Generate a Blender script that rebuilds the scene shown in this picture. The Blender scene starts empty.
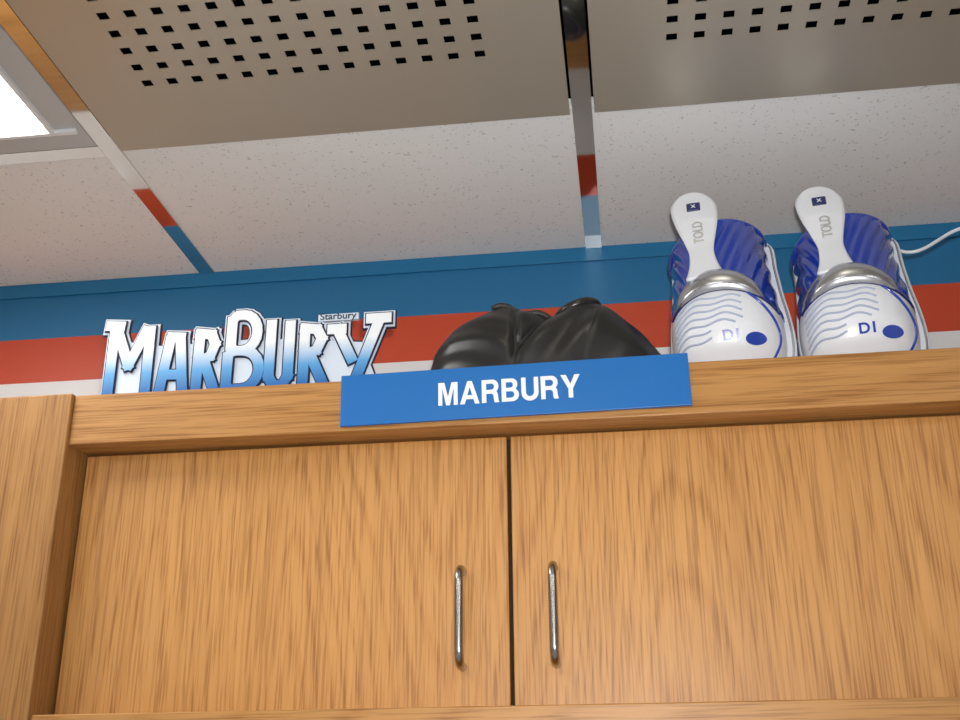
import bpy, bmesh, math
from mathutils import Matrix, Vector
ZO=1.6
sc=bpy.context.scene
col=sc.collection
# ---------------------------------------------------------------- helpers
def link(ob,parent=None):
    col.objects.link(ob)
    if parent is not None:
        ob.parent=parent
        ob.matrix_parent_inverse=Matrix.Translation(-parent.location) if parent.get('world_kids') else Matrix.Identity(4)
    return ob
def empty(name,loc=(0,0,0),rot=(0,0,0),world_kids=True):
    e=bpy.data.objects.new(name,None); e.empty_display_size=0.05
    e.location=loc; e.rotation_euler=rot
    if world_kids: e['world_kids']=1
    col.objects.link(e); return e
def mesh(name,verts,faces,mat,parent=None,smooth=False,mats=None,fm=None):
    me=bpy.data.meshes.new(name); me.from_pydata([tuple(v) for v in verts],[],faces); me.update()
    for m in (mats or [mat]): me.materials.append(m)
    if fm:
        for i,p in enumerate(me.polygons): p.material_index=fm[i]
    if smooth:
        for p in me.polygons: p.use_smooth=True
    ob=bpy.data.objects.new(name,me); return link(ob,parent)
def box(name,x0,x1,y0,y1,z0,z1,mat,parent=None,bevel=0.0):
    v=[(x,y,z) for x in (x0,x1) for y in (y0,y1) for z in (z0,z1)]
    f=[(0,1,3,2),(4,6,7,5),(0,4,5,1),(2,3,7,6),(0,2,6,4),(1,5,7,3)]
    ob=mesh(name,v,f,mat,parent)
    if bevel:
        b=ob.modifiers.new('b','BEVEL'); b.width=bevel; b.segments=3
    return ob
def boxes(name,lst,mat,parent=None):
    V=[];F=[]
    for (x0,x1,y0,y1,z0,z1) in lst:
        n=len(V)
        V+=[(x,y,z) for x in (x0,x1) for y in (y0,y1) for z in (z0,z1)]
        F+=[tuple(n+i for i in q) for q in [(0,1,3,2),(4,6,7,5),(0,4,5,1),(2,3,7,6),(0,2,6,4),(1,5,7,3)]]
    return mesh(name,V,F,mat,parent)
def tube(name,pts,r,mat,parent=None,taper=None):
    cu=bpy.data.curves.new(name,'CURVE'); cu.dimensions='3D'; cu.bevel_depth=r; cu.bevel_resolution=4; cu.use_fill_caps=True
    groups=pts if isinstance(pts[0][0],(tuple,list,Vector)) else [pts]
    for g in groups:
        s=cu.splines.new('POLY'); s.points.add(len(g)-1)
        for i,p in enumerate(g):
            s.points[i].co=(p[0],p[1],p[2],1)
            if taper: s.points[i].radius=taper(i/(len(g)-1))
        s.use_smooth=True
    cu.materials.append(mat)
    ob=bpy.data.objects.new(name,cu); return link(ob,parent)
def text(name,body,w,h,loc,rot,mat,parent=None,extrude=0.0006,offset=0.0):
    cu=bpy.data.curves.new(name,'FONT'); cu.body=body; cu.align_x='CENTER'; cu.align_y='CENTER'; cu.offset=offset; cu.size=1
    cu.materials.append(mat)
    ob=bpy.data.objects.new(name,cu); col.objects.link(ob)
    bpy.context.view_layer.update()
    bb=ob.bound_box; x0=min(b[0] for b in bb);x1=max(b[0] for b in bb);y0=min(b[1] for b in bb);y1=max(b[1] for b in bb)
    cu.extrude=extrude/1.0
    sx=w/(x1-x0); sy=h/(y1-y0)
    R=Matrix.Rotation(rot[2],4,'Z')@Matrix.Rotation(rot[1],4,'Y')@Matrix.Rotation(rot[0],4,'X')
    c=Vector(((x0+x1)/2*sx,(y0+y1)/2*sy,0))
    ob.scale=(sx,sy,1); ob.rotation_euler=rot
    ob.location=Vector(loc)-(R@c)
    if parent is not None:
        ob.parent=parent
        ob.matrix_parent_inverse=Matrix.Translation(-parent.location) if parent.get('world_kids') else Matrix.Identity(4)
    return ob
# heavy grotesque capitals drawn as filled outlines
def arc(cx,cy,rx,ry,a0,a1,n=12): return [(cx+rx*math.cos(math.radians(a0+(a1-a0)*i/n)),cy+ry*math.sin(math.radians(a0+(a1-a0)*i/n))) for i in range(n+1)]
GL={
'M':(.92,[[(0,0),(0,1),(.29,1),(.46,.36),(.63,1),(.92,1),(.92,0),(.73,0),(.73,.76),(.55,0),(.37,0),(.19,.76),(.19,0)]]),
'A':(.92,[[(0,0),(.35,1),(.57,1),(.92,0),(.70,0),(.63,.21),(.29,.21),(.22,0)],[(.345,.38),(.575,.38),(.46,.74)]]),
'R':(.82,[[(0,0),(0,1),(.48,1)]+arc(.50,.71,.29,.29,85,-50)+[(.75,.38),(.78,.1),(.82,0),(.60,0),(.57,.1),(.55,.32),(.47,.39),(.21,.39),(.21,0)],[(.21,.83),(.21,.56),(.44,.56)]+arc(.45,.695,.13,.135,-90,90)]),
'B':(.82,[[(0,0),(0,1),(.46,1)]+arc(.48,.745,.27,.255,85,-45)+arc(.5,.285,.31,.285,55,-90),[(.21,.84),(.21,.6),(.43,.6)]+arc(.43,.72,.11,.12,-90,90),[(.21,.44),(.21,.16),(.46,.16)]+arc(.46,.30,.13,.14,-90,90)]),
'U':(.80,[[(0,1),(0,.33)]+arc(.4,.34,.4,.36,180,360)+[(.8,1),(.59,1),(.59,.36)]+arc(.4,.36,.19,.19,360,180)+[(.21,1)]]),
'Y':(.90,[[(0,1),(.25,1),(.45,.6),(.65,1),(.90,1),(.555,.4),(.555,0),(.345,0),(.345,.4)]])}
def block_text(name,word,w,h,loc,m,parent,gap=.11):
    cu=bpy.data.curves.new(name,'CURVE'); cu.dimensions='2D'; cu.fill_mode='BOTH'; cu.extrude=.0004
    tot=sum(GL[c][0] for c in word)+gap*(len(word)-1); sx=w/tot; x=0
    for c in word:
        for pl_ in GL[c][1]:
            s=cu.splines.new('POLY'); s.points.add(len(pl_)-1); s.use_cyclic_u=True
            for i,p in enumerate(pl_): s.points[i].co=((x+p[0])*sx-w/2,(p[1]-.5)*h,0,1)
        x+=GL[c][0]+gap
    cu.materials.append(m)
    ob=bpy.data.objects.new(name,cu); ob.location=loc; ob.rotation_euler=(math.pi/2,0,0); return link(ob,parent)
# ---------------------------------------------------------------- materials
def mat(name,c,rough=0.5,metal=0.0,spec=0.5,coat=0.0,emit=None,es=0):
    m=bpy.data.materials.new(name); m.use_nodes=True
    b=m.node_tree.nodes['Principled BSDF']
    b.inputs['Base Color'].default_value=(*c,1); b.inputs['Roughness'].default_value=rough
    b.inputs['Metallic'].default_value=metal; b.inputs['Specular IOR Level'].default_value=spec
    b.inputs['Coat Weight'].default_value=coat; b.inputs['Coat Roughness'].default_value=0.08
    if emit: b.inputs['Emission Color'].default_value=(*emit,1); b.inputs['Emission Strength'].default_value=es
    nt=m.node_tree; n=nt.nodes.new('ShaderNodeTexNoise'); n.inputs['Scale'].default_value=25
    tc=nt.nodes.new('ShaderNodeTexCoord'); nt.links.new(tc.outputs['Object'],n.inputs['Vector'])
    mr=nt.nodes.new('ShaderNodeMapRange'); mr.inputs['To Min'].default_value=max(0,rough-0.02); mr.inputs['To Max'].default_value=min(1,rough+0.02)
    nt.links.new(n.outputs['Fac'],mr.inputs['Value']); nt.links.new(mr.outputs['Result'],b.inputs['Roughness'])
    return m
def N(nt,t,**k):
    n=nt.nodes.new(t)
    for a,b in k.items(): setattr(n,a,b)
    return n
def oak(name,axis='Z',tint=1.0,seed=0.0,rings=60,ac=3.0,al=.36):
    m=bpy.data.materials.new(name); m.use_nodes=True; nt=m.node_tree; L=nt.links.new
    b=nt.nodes['Principled BSDF']; tc=N(nt,'ShaderNodeTexCoord')
    def mapped(a,l):
        mp=N(nt,'ShaderNodeMapping'); mp.inputs['Scale'].default_value=(a,a,l) if axis=='Z' else (l,a,a)
        mp.inputs['Location'].default_value=(seed,seed*.7,seed*1.3)
        L(tc.outputs['Object'],mp.inputs['Vector']); return mp
    m1=mapped(ac,al)
    n1=N(nt,'ShaderNodeTexNoise'); n1.inputs['Scale'].default_value=1.0; n1.inputs['Detail'].default_value=2.0; n1.inputs['Roughness'].default_value=.30
    L(m1.outputs[0],n1.inputs['Vector'])
    mj=mapped(300,12); nj=N(nt,'ShaderNodeTexNoise'); nj.inputs['Scale'].default_value=1; nj.inputs['Detail'].default_value=3; L(mj.outputs[0],nj.inputs['Vector'])
    aj=N(nt,'ShaderNodeMath',operation='MULTIPLY_ADD'); aj.inputs[1].default_value=.009; L(nj.outputs['Fac'],aj.inputs[0]); L(n1.outputs['Fac'],aj.inputs[2])
    mu=N(nt,'ShaderNodeMath',operation='MULTIPLY'); mu.inputs[1].default_value=rings; L(aj.outputs[0],mu.inputs[0])
    si=N(nt,'ShaderNodeMath',operation='FRACT'); L(mu.outputs[0],si.inputs[0])
    ring=N(nt,'ShaderNodeValToRGB'); e=ring.color_ramp.elements; e[0].position=0; e[0].color=(.75,.75,.75,1); e[1].position=1; e[1].color=(.75,.75,.75,1)
    k=e.new(.22); k.color=(.15,.15,.15,1); k=e.new(.75); k.color=(.2,.2,.2,1)
    L(si.outputs[0],ring.inputs[0])
    m2=mapped(420,11); n2=N(nt,'ShaderNodeTexNoise'); n2.inputs['Scale'].default_value=1; n2.inputs['Detail'].default_value=3; n2.inputs['Roughness'].default_value=.55; L(m2.outputs[0],n2.inputs['Vector'])
    pr=N(nt,'ShaderNodeMapRange'); pr.inputs['From Min'].default_value=.48; pr.inputs['From Max'].default_value=.61; L(n2.outputs['Fac'],pr.inputs['Value'])
    m3=mapped(55,.8); n3=N(nt,'ShaderNodeTexNoise'); n3.inputs['Scale'].default_value=1; n3.inputs['Detail'].default_value=5; n3.inputs['Roughness'].default_value=.65; L(m3.outputs[0],n3.inputs['Vector'])
    c1=N(nt,'ShaderNodeMix',data_type='RGBA')
    A=[i for i in c1.inputs if i.type=='RGBA']; A[0].default_value=(.60*tint,.305*tint,.096*tint,1); A[1].default_value=(.50*tint,.230*tint,.062*tint,1)
    L(ring.outputs[0],c1.inputs[0])
    f=N(nt,'ShaderNodeMath',operation='MULTIPLY'); L(pr.outputs[0],f.inputs[0])
    ad=N(nt,'ShaderNodeMath',operation='MULTIPLY_ADD'); ad.inputs[1].default_value=.55; ad.inputs[2].default_value=.34; L(ring.outputs[0],ad.inputs[0]); L(ad.outputs[0],f.inputs[1])
    c2=N(nt,'ShaderNodeMix',data_type='RGBA'); B=[i for i in c2.inputs if i.type=='RGBA']
    oc=[o for o in c1.outputs if o.type=='RGBA'][0]; L(oc,B[0]); B[1].default_value=(.26*tint,.10*tint,.022*tint,1); L(f.outputs[0],c2.inputs[0])
    c3=N(nt,'ShaderNodeMix',data_type='RGBA',blend_type='MULTIPLY'); C=[i for i in c3.inputs if i.type=='RGBA']
    L([o for o in c2.outputs if o.type=='RGBA'][0],C[0]); c3.inputs[0].default_value=.6
    r=N(nt,'ShaderNodeValToRGB'); r.color_ramp.elements[0].position=.3; r.color_ramp.elements[0].color=(.78,.72,.64,1); r.color_ramp.elements[1].position=.7; r.color_ramp.elements[1].color=(1.10,1.10,1.08,1)
    L(n3.outputs['Fac'],r.inputs[0]); L(r.outputs[0],C[1])
    L([o for o in c3.outputs if o.type=='RGBA'][0],b.inputs['Base Color'])
    b.inputs['Roughness'].default_value=.4; b.inputs['Specular IOR Level'].default_value=.35
    return m
def tile_mat():
    m=bpy.data.materials.new('ceiling_tile'); m.use_nodes=True; nt=m.node_tree; L=nt.links.new; b=nt.nodes['Principled BSDF']
    tc=N(nt,'ShaderNodeTexCoord')
    v=N(nt,'ShaderNodeTexNoise'); v.inputs['Scale'].default_value=230; v.inputs['Detail'].default_value=2; v.inputs['Roughness'].default_value=.5; L(tc.outputs['Object'],v.inputs['Vector'])
    r=N(nt,'ShaderNodeValToRGB'); r.color_ramp.elements[0].position=.27; r.color_ramp.elements[0].color=(.52,.51,.47,1); r.color_ramp.elements[1].position=.36; r.color_ramp.elements[1].color=(.85,.855,.84,1)
    L(v.outputs['Fac'],r.inputs[0]); L(r.outputs[0],b.inputs['Base Color']); b.inputs['Roughness'].default_value=.9
    bp=N(nt,'ShaderNodeBump'); bp.inputs['Strength'].default_value=.18; bp.inputs['Distance'].default_value=.001; L(v.outputs['Fac'],bp.inputs['Height']); L(bp.outputs[0],b.inputs['Normal'])
    return m
def wall_mat():
    m=bpy.data.materials.new('banded_wall_paint'); m.use_nodes=True; nt=m.node_tree; L=nt.links.new; b=nt.nodes['Principled BSDF']
    tc=N(nt,'ShaderNodeTexCoord'); s=N(nt,'ShaderNodeSeparateXYZ'); L(tc.outputs['Object'],s.inputs[0])
    mr=N(nt,'ShaderNodeMapRange'); mr.inputs['From Min'].default_value=ZO; mr.inputs['From Max'].default_value=ZO+1.0; L(s.outputs['Z'],mr.inputs['Value'])
    r=N(nt,'ShaderNodeValToRGB'); r.color_ramp.interpolation='CONSTANT'
    e=r.color_ramp.elements; e[0].position=0; e[0].color=(.74,.74,.75,1); e[1].position=.642; e[1].color=(.54,.06,.018,1)
    k=e.new(.716); k.color=(.012,.15,.33,1)
    L(mr.outputs[0],r.inputs[0]); L(r.outputs[0],b.inputs['Base Color']); b.inputs['Roughness'].default_value=.42
    return m
oakV=oak('oak_vertical','Z',.96,0.0); oakV2=oak('oak_vertical_b','Z',.95,3.7); oakS=oak('oak_stile','Z',.70,8.1,26); oakH=oak('oak_horizontal','X',.82,5.2,30,5,.5)
tilem=tile_mat(); wallm=wall_mat()
chrome=mat('polished_tee_metal',(.74,.73,.70),.05,1.0)
panelm=mat('satin_panel_metal',(.50,.465,.375),.40,.5)
dark=mat('plenum_shade',(.01,.01,.01),.9)  # near-black colour stands in for the unlit void above the perforated panels
fixw=mat('fixture_paint',(.50,.51,.50),.35)
lensm=mat('light_lens',(.9,.9,.9),.5,emit=(1,.99,.96),es=9)
steel=mat('brushed_nickel',(.40,.385,.36),.24,1.0)
signblue=mat('sign_blue_plastic',(.002,.13,.42),.4)
white=mat('white_plastic',(.82,.83,.85),.45)
darkgap=mat('shadow_gap',(.02,.012,.006),.8)
bluetrim=mat('blue_trim_paint',(.014,.165,.35),.3)
floorm=mat('floor_vinyl',(.52,.53,.55),.5)
# ---------------------------------------------------------------- room
H=ZO+.815; YW=1.54; XL,XR,YB=-2.449,2.399,-1.868
box('wall_back',XL,XR,YW,YW+.1,0,H+.25,wallm)
box('wall_left',XL-.1,XL,YB,YW,0,H+.25,wallm)
box('wall_right',XR,XR+.1,YB,YW,0,H+.25,wallm)
box('wall_front',XL,XR,YB-.1,YB,0,H+.25,wallm)
box('floor',XL-.1,XR+.1,YB-.1,YW+.1,-.1,0,floorm)
box('trim_1',XL,XR,YW-.004,YW,H-.024,H-.001,bluetrim)
xl=[-.025+.606*k for k in range(-4,5)]
yl=[YW,1.182,.572,-.038,-.648,-1.258,YB]
special={}
tiles=[]
for i in range(len(xl)-1):
    for j in range(len(yl)-1):
        cell=(xl[i],xl[i+1],yl[j+1],yl[j])
        if j==1 and i in (3,4,5): special[(i,j)]='panel'
        elif (j==1 and i in (2,)) or (j in(3,) and i in (1,3,5)) or (j==5 and i in (2,5)): special[(i,j)]='light'  # fixtures in rows behind the camera are unseen, added for ambient bounce
        else: tiles.append((cell[0]+.002,cell[1]-.002,cell[2]+(.002 if not(j==0 and i in(3,4,5)) else -.006),cell[3]-.002 if j else cell[3],H,H+.015)); continue
        special[(i,j)]=(special[(i,j)],cell)
ceil=boxes('ceiling',tiles,tilem)
box('ceiling_slab',XL-.1,XR+.1,YB-.1,YW+.1,H+.25,H+.35,dark)  # slab coloured near-black so the panel holes read as shaded
bars=[]
for x in xl[1:-1]: bars.append((x-.012,x+.012,YB,YW-.004,H-.003,H-.0005))
for y in yl[1:-1]:
    for i in range(len(xl)-1):
        if abs(y-1.182)<.001 and i in (3,4,5): continue
        bars.append((xl[i]+.0125,xl[i+1]-.0125,y-.012,y+.012,H-.0028,H-.0005))
boxes('ceiling_grid',bars,chrome)
def perf(name,cell):
    x0,x1,y0,y1=cell; x0+=.015;x1-=.015;y0+=.014;y1-=.002
    hs=.0120; nx=14; ny=13
    hx=[cell[0]+.105+i*(.392/(nx-1)) for i in range(nx)]; hy=[cell[3]-.134-j*.0300 for j in range(ny)]
    xs=sorted([x0,x1]+[h-hs/2 for h in hx]+[h+hs/2 for h in hx]); ys=sorted([y0,y1]+[h-hs/2 for h in hy]+[h+hs/2 for h in hy])
    V=[(x,y,H-.0045) for y in ys for x in xs]; F=[]; nxs=len(xs)
    for j in range(len(ys)-1):
        for i in range(nxs-1):
            if i%2==1 and j%2==1: continue
            F.append((j*nxs+i,j*nxs+i+1,(j+1)*nxs+i+1,(j+1)*nxs+i))
    ob=mesh(name,V,F,panelm); s=ob.modifiers.new('s','SOLIDIFY'); s.thickness=.0012; s.offset=-1
    return ob
def fixture(cell):
    x0,x1,y0,y1=cell; x0+=.0135;x1-=.0135;y0+=.0135;y1-=.0135; w=.042
    e=empty('fluorescent_ceiling_light',((x0+x1)/2,(y0+y1)/2,H))
    boxes('frame',[(x0,x1,y0,y0+w,H-.003,H+.03),(x0,x1,y1-w,y1,H-.003,H+.03),(x0,x0+w,y0+w,y1-w,H-.003,H+.03),(x1-w,x1,y0+w,y1-w,H-.003,H+.03)],fixw,e)
    a=.008
    boxes('inner_lip',[(x0+a,x1-a,y0+w-.006,y0+w,H-.008,H-.003),(x0+a,x1-a,y1-w,y1-w+.006,H-.008,H-.003),(x0+w-.006,x0+w,y0+w,y1-w,H-.008,H-.003),(x1-w,x1-w+.006,y0+w,y1-w,H-.008,H-.003)],white,e)
    box('lens',x0+w,x1-w,y0+w,y1-w,H+.004,H+.008,lensm,e)
    box('housing',x0,x1,y0,y1,H+.031,H+.10,fixw,e)
for k,(t,cell) in special.items():
    if t=='panel': perf('perforated_ceiling_panel',cell)
    else: fixture(cell)
# ---------------------------------------------------------------- cabinet
Z=lambda z:ZO+z
cab=empty('oak_locker_cabinet',(-.14,1.37,0))
FY=1.2; DY=1.242; TOP=.4827
box('top_rail',-.644,1.4,FY,FY+.02,Z(.421),Z(TOP),oakH,cab,.0015)
box('bottom_rail',-.644,1.4,FY,FY+.02,Z(.055),Z(.117),oakH,cab,.0015)
box('stile_left',-1.05,-.644,FY-.006,FY+.02,.09,Z(TOP+.001),oakS,cab,.002)
box('stile_inner_left',-.662,-.6435,FY+.02,DY+.02,Z(-.9),Z(.45),oakS,cab)
box('stile_right',.374,.45,FY-.001,FY+.02,.09,Z(.4205),oakS,cab,.0015)
box('stile_inner_right',.374,.39,FY+.02,DY+.02,Z(.117),Z(.4205),oakS,cab)
box('rail_underside',-.6435,1.4,FY+.02,DY+.03,Z(.423),Z(.45),oakH,cab)
box('rail_bottom_shelf',-.6435,1.4,FY+.02,DY+.03,Z(.08),Z(.112),oakH,cab)
box('door_a',-.640,-.1312,DY,DY+.019,Z(.114),Z(.4195),oakV,cab,.0018)
box('door_b',-.1268,.372,DY,DY+.019,Z(.114),Z(.4195),oakV2,cab,.0018)
box('door_c',.452,.9,DY,DY+.019,Z(.114),Z(.4195),oakV,cab,.0018)
box('carcass_shade_panel',-1.04,1.39,DY+.022,DY+.028,.1,Z(.44),darkgap,cab)  # dark sheet close behind the doors, its colour paints the shade in gaps
box('top_board',-1.05,1.4,FY+.0205,YW-.002,Z(TOP-.02),Z(TOP-.0005),oakH,cab)
box('lower_door_a',-.64,-.132,DY,DY+.019,.12,Z(.05),oakV2,cab,.002)
box('lower_door_b',-.126,.372,DY,DY+.019,.12,Z(.05),oakV,cab,.002)
box('toe_kick',-1.05,1.4,FY+.05,YW-.002,0,.11,darkgap,cab)
box('side_right',1.38,1.4,FY+.021,YW-.002,.1,Z(TOP-.021),oakS,cab)
box('side_left',-1.05,-1.03,FY+.021,YW-.002,.1,Z(TOP-.021),oakS,cab)
def handle(name,x,z0,z1):
    pts=[]; r=.016; yo=DY-.030
    pts.append((x,DY+.001,z1)); pts.append((x,yo+r,z1))
    for i in range(1,13):
        a=i/12*math.pi/2; pts.append((x,yo+r-r*math.sin(a),z1-r+r*math.cos(a)))
    for i in range(13):
        a=i/12*math.pi/2; pts.append((x,yo+r-r*math.cos(a),z0+r-r*math.sin(a)))
    pts.append((x,DY+.001,z0))
    tube(name,pts,.0048,steel,cab)
handle('handle_a',-.182,Z(.1615),Z(.264)); handle('handle_b',-.081,Z(.162),Z(.265))
# ---------------------------------------------------------------- name plate
c=(-.1188,1.1965,Z(.4583)); pl=empty('name_plate_sign',c,(0,-math.radians(.7),0),False)
box('plate',-.198,.198,-.0022,.0022,-.031,.031,signblue,pl,.0008)
block_text('lettering','MARBURY',.161,.0275,(-.0038,-.0024,.0),white,pl)
# ---------------------------------------------------------------- cut-out letter sign
def grad_mat():
    m=bpy.data.materials.new('letter_gradient_print'); m.use_nodes=True; nt=m.node_tree; L=nt.links.new; b=nt.nodes['Principled BSDF']
    tc=N(nt,'ShaderNodeTexCoord'); s=N(nt,'ShaderNodeSeparateXYZ'); L(tc.outputs['Object'],s.inputs[0])
    mr=N(nt,'ShaderNodeMapRange'); mr.inputs['From Min'].default_value=.0; mr.inputs['From Max'].default_value=.11; L(s.outputs['Z'],mr.inputs['Value'])
    r=N(nt,'ShaderNodeValToRGB'); e=r.color_ramp.elements; e[0].position=.12; e[0].color=(.01,.13,.42,1); e[1].position=.62; e[1].color=(.80,.83,.86,1)
    k=e.new(.34); k.color=(.09,.33,.64,1)
    L(mr.outputs[0],r.inputs[0]); L(r.outputs[0],b.inputs['Base Color']); b.inputs['Roughness'].default_value=.5
    return m
gm=grad_mat(); navy=mat('navy_print',(.006,.012,.04),.5); boardm=mat('white_foam_board',(.60,.68,.78),.6)
S=1/797.0
ls=empty('cutout_letter_sign',(-.630,1.232,Z(TOP)),(0,0,0),False)
def lobe(x0,x1,z0,z1,n=10):
    cz=(z0+z1)/2; rz=(z1-z0)/2; xm=x0+(x1-x0)*.45; rx=x1-xm
    return [(x0,z0+5),(x0,z1-5),(x0+4,z1)]+[(xm+rx*math.sin(math.pi*i/n),cz+rz*math.cos(math.pi*i/n)) for i in range(n+1)]+[(x0+4,z0),(x0,z0+5)]
strokes=[ # M
 [(3,82),(15,81)],[(9,6),(9,80)],[(11,79),(27,38)],[(27,38),(42,75)],[(46,75),(47,6)],
 # A
 [(61,6),(68,64)],[(68,66),(79,65)],[(78,64),(85,6)],[(66,26),(80,26)],
 # R
 [(98,6),(98,68)],[(97,68),(110,66)],[(110,66),(114,56)],[(114,56),(110,43)],[(110,43),(98,39)],[(104,39),(117,6)],
 # U
 [(170,74),(170,18)],[(170,18),(175,9)],[(175,9),(184,9)],[(184,9),(189,18)],[(189,18),(189,72)],
 # R
 [(204,6),(204,67)],[(203,67),(216,65)],[(216,65),(221,55)],[(221,55),(216,43)],[(216,43),(204,39)],[(210,39),(225,6)],
 # Y
 [(230,64),(241,64)],[(236,64),(251,32)],[(277,71),(254,6)],[(268,73),(285,73)]]
for R_ in (lobe(130,156,47,85),lobe(128,160,7,47)):
    strokes+= [[R_[i],R_[i+1]] for i in range(len(R_)-1)]
def seglayer(name,half,ext,y0,y1,m,extra=()):
    V=[];F=[]
    for k,(a,b) in enumerate(strokes):
        dx,dz=b[0]-a[0],b[1]-a[1]; l=math.hypot(dx,dz); short=l<9; dx/=l;dz/=l; nx,nz=-dz,dx
        e=ext if not short else ext*.35; o=k*.000006
        q=[(a[0]-dx*e+nx*half,a[1]-dz*e+nz*half),(a[0]-dx*e-nx*half,a[1]-dz*e-nz*half),(b[0]+dx*e-nx*half,b[1]+dz*e-nz*half),(b[0]+dx*e+nx*half,b[1]+dz*e+nz*half)]
        n=len(V)
        for yy in (y0-o,y1+o*.3): V+=[(p[0]*S,yy,max(p[1],0)*S) for p in q]
        F+=[(n,n+1,n+2,n+3),(n+7,n+6,n+5,n+4)]+[(n+i,n+4+i,n+4+(i+1)%4,n+(i+1)%4) for i in range(4)]
    for q in extra:
        n=len(V); c=len(q)
        for yy in (y0+.0002,y1-.0002): V+=[(p[0]*S,yy,p[1]*S) for p in q]
        F+=[tuple(range(n,n+c)),tuple(range(n+2*c-1,n+c-1,-1))]+[(n+i,n+c+i,n+c+(i+1)%c,n+(i+1)%c) for i in range(c)]
    return mesh(name,V,F,m,ls)
seglayer('board',9.4,8.0,.0034,.0060,navy,extra=[[(2,0),(280,0),(262,52),(160,62),(60,60),(3,70)]])
seglayer('board_face',8.4,7.0,.0014,.0026,boardm,extra=[[(3,0),(279,0),(260,50),(160,60),(60,58),(4,68)]])
seglayer('outline',6.7,5.4,-.0004,.0004,navy)
seglayer('letters',5.1,4.0,-.0024,-.0014,gm)
box('script_tag',216*S,256*S,.000,.004,74*S,81*S,boardm,ls)
text('script_lettering','Starbury',36*S,9*S,(236*S,-.0006,77.5*S),(math.pi/2,0,0),navy,ls,.0002,.01)
# ---------------------------------------------------------------- black sneaker
black=mat('black_upper',(.017,.016,.016),.30,0,.55); black2=mat('black_sole',(.030,.028,.028),.5)
bs=empty('black_sneaker',(-.231,1.288,Z(TOP)),(0,0,0),False); LB=.287; bk=LB/.281
prof=[(0,.022),(.004,.050),(.014,.070),(.034,.091),(.061,.104),(.080,.112),(.087,.115),(.109,.112),(.13,.103),(.146,.098),(.164,.101),(.179,.112),(.194,.118),(.206,.116),(.224,.102),(.254,.074),(.281,.042)]
prof=[(a*bk,b) for a,b in prof]
def interp(t,tab,k=1):
    if t<=tab[0][0]: return tab[0][k]
    for a,b in zip(tab,tab[1:]):
        if t<=b[0]:
            u=(t-a[0])/(b[0]-a[0]); return a[k]+(b[k]-a[k])*u
    return tab[-1][k]
def BP(x,a,o=0):
    h=(interp(x-.005,prof)+interp(x+.005,prof)+interp(x,prof))/3
    w=.058*max(.03,math.sin(math.pi*min(max(x/LB,0.0),1)))**.42
    ca,sa=math.cos(a),math.sin(a)
    zz=sa*h
    ends=min(1,max(0,x)/.03)*min(1,max(0,LB-x)/.02)*min(1,sa*3)
    # toe cap: soft moulded pads running along the shoe ; one raised ankle overlay ; heel counter step
    t=1/(1+math.exp((x-.112)/.006))
    r=.0032*(.5+.5*math.sin(zz*150+900*(x-.03)**2))*t
    d=x-(.135+.55*(zz-.06))
    r+=-.007*math.exp(-(d/.005)**2)*(1-t)
    r+=.0045/(1+math.exp(-(x-.205-.25*(zz-.05))/.002))
    r+=.0028*math.sin((x-.6*zz)*120)*(1-t)*(1 if x<.205+.25*(zz-.05) else .25)
    r-=.006*math.exp(-((x-.112)/.004)**2)
    rib=r*ends+o
    return Vector((x,-(w+rib)*math.copysign(abs(ca)**.75,ca),.010+(h-.010+rib*.35)*abs(sa)**.7))
V=[];F=[];NX=260;NA=120
for i in range(NX+1):
    u=i/NX; x=LB*(.5-.5*math.cos(math.pi*u))
    for j in range(NA+1): V.append(BP(x,math.pi*j/NA))
for i in range(NX):
    for j in range(NA):
        n=i*(NA+1)+j; F.append((n,n+1,n+NA+2,n+NA+1))
F.append(tuple(range(NA+1))); F.append(tuple(range(NX*(NA+1)+NA,NX*(NA+1)-1,-1)))
mesh('upper',V,F,black,bs,True)
o=[]
for i in range(40):
    a=2*math.pi*i/40; ca,sa=math.cos(a),math.sin(a)
    o.append((LB/2+(LB/2+.001)*math.copysign(abs(ca)**.8,ca),(.062 if sa<0 else .058)*math.copysign(abs(sa)**.75,sa)))
V=[(p[0],p[1],0) for p in o]+[(p[0],p[1],.022) for p in o]
F=[tuple(range(39,-1,-1)),tuple(range(40,80))]+[(i,(i+1)%40,40+(i+1)%40,40+i) for i in range(40)]
ob=mesh('sole',V,F,black2,bs); b_=ob.modifiers.new('b','BEVEL'); b_.width=.003;b_.segments=2
tube('collar_roll',[(.162+.048*(.5-.5*math.cos(t*math.pi/12)) ,.028*math.sin(t*math.pi/12),.100+.016*(.5-.5*math.cos(t*math.pi/12))) for t in range(25)],.006,black,bs)
V=[];F=[]
for i in range(13):
    for k in range(7):
        u=i/12; s=k/6-.5; V.append((.082+.070*u,.05*s,.119-.020*u*u+.004*math.sin(u*9)-.03*s*s*4*.3))
for i in range(12):
    for k in range(6):
        q=i*7+k; F.append((q,q+1,q+8,q+7))
ob=mesh('tongue_flap',V,F,black2,bs,True); so=ob.modifiers.new('s','SOLIDIFY'); so.thickness=.006; so.offset=0
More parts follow.
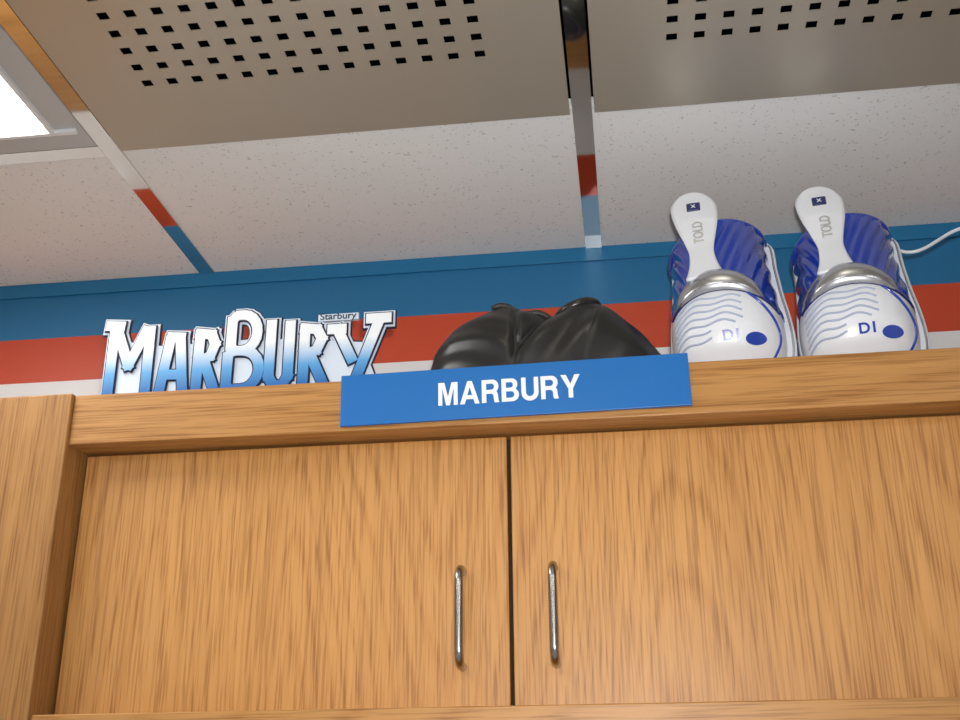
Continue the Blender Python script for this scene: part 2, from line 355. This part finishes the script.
# ---------------------------------------------------------------- blue / white basketball shoes
blue=mat('royal_patent',(.007,.040,.36),.12,0,.7,1.0); blued=mat('royal_dark',(.003,.010,.12),.2,0,.6,1.0)
wh=mat('white_leather',(.76,.78,.82),.35,0,.5,.2); whs=mat('white_rubber',(.70,.73,.80),.5); gr=mat('groove_grey',(.40,.46,.60),.5)
silv=mat('silver_trim',(.58,.59,.62),.20,.9); dk=mat('shoe_interior_shade',(.02,.02,.04),.8)
tab=[(0,.050,.038),(.008,.060,.054),(.02,.065,.066),(.04,.068,.076),(.065,.068,.080),(.09,.066,.078),(.12,.062,.072),(.16,.059,.068),(.19,.059,.066),(.21,.056,.064)]
def af(z):
    s=lambda k:(interp(z-.008,tab,k)+2*interp(z,tab,k)+interp(z+.008,tab,k))/4
    return s(1),s(2)
def P(z,phi,off=0):
    a,f=af(z); ca,sa=math.cos(phi),math.sin(phi)
    return Vector(((a+off)*math.copysign(abs(ca)**.85,ca),-(f+off)*abs(sa)**.8,z))
def ysurf(x,z):
    a,f=af(z); c_=min(.995,abs(x)/a)**(1/.85); return -f*math.sqrt(max(0,1-c_*c_))**.8
def zb(x): return .090-4.0*(x+.010)**2
def top_drop(x): return .203-.50*max(0,-x-.02)-.10*max(0,x-.02)
def shoe(loc,yaw,lean,tag,sc_=1.0):
    e=empty('basketball_shoe',loc,(0,0,0),False); e.rotation_mode='ZXY'
    e.rotation_euler=(math.radians(lean),0,math.radians(yaw)); e.scale=(1,1,sc_)
    V=[];F=[];fm=[];NZ=150;NA=200
    for i in range(NZ+1):
        t=i/NZ
        for j in range(NA+1):
            phi=math.pi*(1-j/NA); p0=P(.15,phi); zt=top_drop(p0.x); z=zt*t
            off=0
            if z>zb(p0.x)+.006:
                d=abs(p0.x+.014); u=(d-.30*(z-.09)-1.2*(z-.09)**2*(.5+d*6))*2*math.pi/.0125
                off=.0011*math.sin(u)+.0010
            V.append(P(z,phi,off))
    for i in range(NZ):
        for j in range(NA):
            n=i*(NA+1)+j; F.append((n,n+1,n+NA+2,n+NA+1))
            c_=(V[n]+V[n+NA+2])/2; fm.append(0 if c_.z<zb(c_.x) else 1)
    F.append(tuple(range(NA,-1,-1))); fm.append(0)
    mesh('upper',V,F,None,e,True,[wh,blue],fm)
    rim=[P(top_drop(P(.15,math.pi*(1-j/40)).x),math.pi*(1-j/40)) for j in range(41)]
    tube('collar',[tuple(p+Vector((0,0.004,0))) for p in rim],.0050,blue,e)
    mesh('collar_shade_cap',[p+Vector((0,.003,-.004)) for p in rim],[tuple(range(41))],dk,e)  # flat cap over the opening, interior shade put into its dark colour
    zs=[i/40*.214 for i in range(41)]
    def sw(z,s=1):
        a=af(min(z,.195))[0]+(.011 if s>0 else .002)
        if z>.190: a*=math.sqrt(max(.0,1-((z-.190)/.0245)**2))*.5+.5
        return a*(1 if z>.012 else .9+.1*z/.012)
    out=[(sw(z),z) for z in zs]+[(-sw(z,-1),z) for z in reversed(zs)]
    n=len(out); V=[(p[0],-.008,p[1]) for p in out]+[(p[0],.024,p[1]) for p in out]
    F=[tuple(range(n)),tuple(range(2*n-1,n-1,-1))]+[(i,n+i,n+(i+1)%n,(i+1)%n) for i in range(n)]
    ob=mesh('midsole',V,F,whs,e); b_=ob.modifiers.new('b','BEVEL'); b_.width=.003;b_.segments=2
    tube('midsole_groove',[(sw(z)+.0002,.010,z) for z in zs[2:-3]],.0014,blued,e)
    tube('midsole_line',[(sw(z)-.004,-.0085,z) for z in zs[2:-3]],.0014,silv,e)
    # silver cup band
    V=[];F=[];M=40
    for i in range(M+1):
        x=-.063+.110*i/M; s=math.sin(math.pi*i/M)**.5
        z0=zb(x)-.003-.002*s; z1=zb(x)+.006+.025*s
        for k in range(11):
            z=z0+(z1-z0)*k/10; V.append((x,ysurf(x,z)-.0025-.0095*math.sin(math.pi*k/10)**.6*s,z))
    for i in range(M):
        for k in range(10):
            q=i*11+k; F.append((q,q+11,q+12,q+1))
    mesh('silver_cup_band',V,F,silv,e,True)
    tube('toe_piping',[(x,ysurf(x,zb(x)-.003)-.001,zb(x)-.003) for x in [-.062+.124*i/40 for i in range(41)]],.0018,blued,e)
    arc_=[]
    for i in range(25):
        t=i/24; x=.022+.038*math.sin(t*math.pi*.75); z=.086-.078*t; x=min(x,af(z)[0]*.985); arc_.append((x,ysurf(x,z)-.001,z))
    tube('toe_side_piping',arc_,.0017,blue,e)
    gs=[]
    for k in range(7):
        g=[]
        for i in range(37):
            x=-.060+.080*i/36; z=zb(x)-.013-.0085*k+.0022*math.sin(x*150+k*.5)+.004*math.exp(-((x+.050)/.02)**2)
            if z<.006 or abs(x)>af(z)[0]*.97 or (z<.040 and x>-.016): continue
            g.append((x,ysurf(x,z)-.0002,z))
        if len(g)>4: gs.append(g)
    tube('toe_ridges',gs,.0013,gr,e)
    # white pull strap with a rounded head
    ZT=.249; RH=.0285; ZC=ZT-RH
    xc=lambda z:-.016-.008*(z-.10)/.15
    def hw(z):
        if z>ZC: return RH*math.sqrt(max(0.0,1-((z-ZC)/RH)**2))+.0003
        if z>.150:
            t=(z-.150)/(ZC-.150); return .0150+(RH-.0150)*(math.sin(t*math.pi/2)**1.5)
        t=(.150-z)/.04; return .0150+.008*t*t
    def ys(x,z):
        zz=min(z,.195); b0=ysurf(xc(z),zz); return b0-.0075-.006*max(0,min(1,(z-.16)/.04))+4.0*(x-xc(z))**2+.06*max(0,z-.205)
    V=[];F=[];C_=12
    zl=[.108+(ZC-.108)*i/36 for i in range(37)]+[ZC+RH*math.sin(math.pi/2*i/16) for i in range(1,17)]
    for z in zl:
        for k in range(C_+1):
            x=xc(z)+hw(z)*(2*k/C_-1); V.append((x,ys(x,z),z))
    for i in range(len(zl)-1):
        for k in range(C_):
            q=i*(C_+1)+k; F.append((q,q+1,q+C_+2,q+C_+1))
    ob=mesh('pull_strap',V,F,wh,e,True); so=ob.modifiers.new('s','SOLIDIFY'); so.thickness=.005; so.offset=-1
    zc=ZC+.002; yy=ys(xc(zc),zc)
    box('strap_badge',xc(zc)-.0085,xc(zc)+.0085,yy-.0016,yy+.002,zc-.007,zc+.007,blued,e,.003)
    text('badge_mark','x',.006,.005,(xc(zc),yy-.0022,zc),(math.pi/2,0,0),wh,e,.0002,.01)
    zc=.180; text('strap_lettering',tag,.034,.0125,(xc(zc),ys(xc(zc),zc)-.0014,zc),(math.pi/2,math.radians(-90),0),silv,e,.0004,.02)
    V=[];cx,cz=.032,.022
    V.append((cx,ysurf(cx,cz)-.0018,cz))
    for i in range(28):
        a=2*math.pi*i/28; x=cx+.012*math.cos(a); z=cz+.0065*math.sin(a)+.1*(x-cx); V.append((x,ysurf(x,z)-.0018,z))
    mesh('toe_oval_badge',V,[(0,1+i,1+(i+1)%28) for i in range(28)],blue,e,True)
    # mark follows the curvature : tilt with the local slope of the toe
    z=.026; sl=math.atan2(ysurf(0,z+.006)-ysurf(0,z-.006),.012)
    text('toe_lettering','D1',.018,.013,(.004,ysurf(0,z)-.0022,z),(math.pi/2-sl,0,0),blue,e,.0008,.03)
    return e
s1=shoe((.137,1.298,Z(TOP+.006)),-7,-11,'TOLD',.99)
s2=shoe((.290,1.300,Z(TOP+.006)),-7,-11,'TOLD',.975)
tube('shoelace',[(.050+.13*t,-.01+.02*math.sin(t*6),.196-.003*math.sin(t*7)-.018*t) for t in [i/30 for i in range(31)]],.0022,wh,s2)
# ---------------------------------------------------------------- lights
fl=bpy.data.lights.new('camera_flash','SPOT'); fl.energy=48; fl.spot_size=math.radians(80); fl.spot_blend=1.0; fl.shadow_soft_size=.015; fl.color=(1,.985,.97)
fo=bpy.data.objects.new('camera_flash',fl); col.objects.link(fo); fo.location=(.02,.0,Z(.055))
fo.rotation_euler=(math.radians(90+22),0,math.radians(4))
w=bpy.data.worlds.new('World'); sc.world=w; w.use_nodes=True; w.node_tree.nodes['Background'].inputs[0].default_value=(.5,.5,.5,1); w.node_tree.nodes['Background'].inputs[1].default_value=.3
# ---------------------------------------------------------------- camera
cd=bpy.data.cameras.new('camera'); cd.sensor_width=36; cd.lens=42.71; cd.clip_start=.01
co=bpy.data.objects.new('camera',cd); col.objects.link(co); co.location=(0,0,ZO)
Rm=Matrix.Rotation(math.radians(7.4),3,'Z')@Matrix.Rotation(math.radians(112.42),3,'X')@Matrix.Rotation(math.radians(-.38),3,'Z')
co.rotation_euler=Rm.to_euler()
sc.camera=co
sc.view_settings.view_transform='Standard'
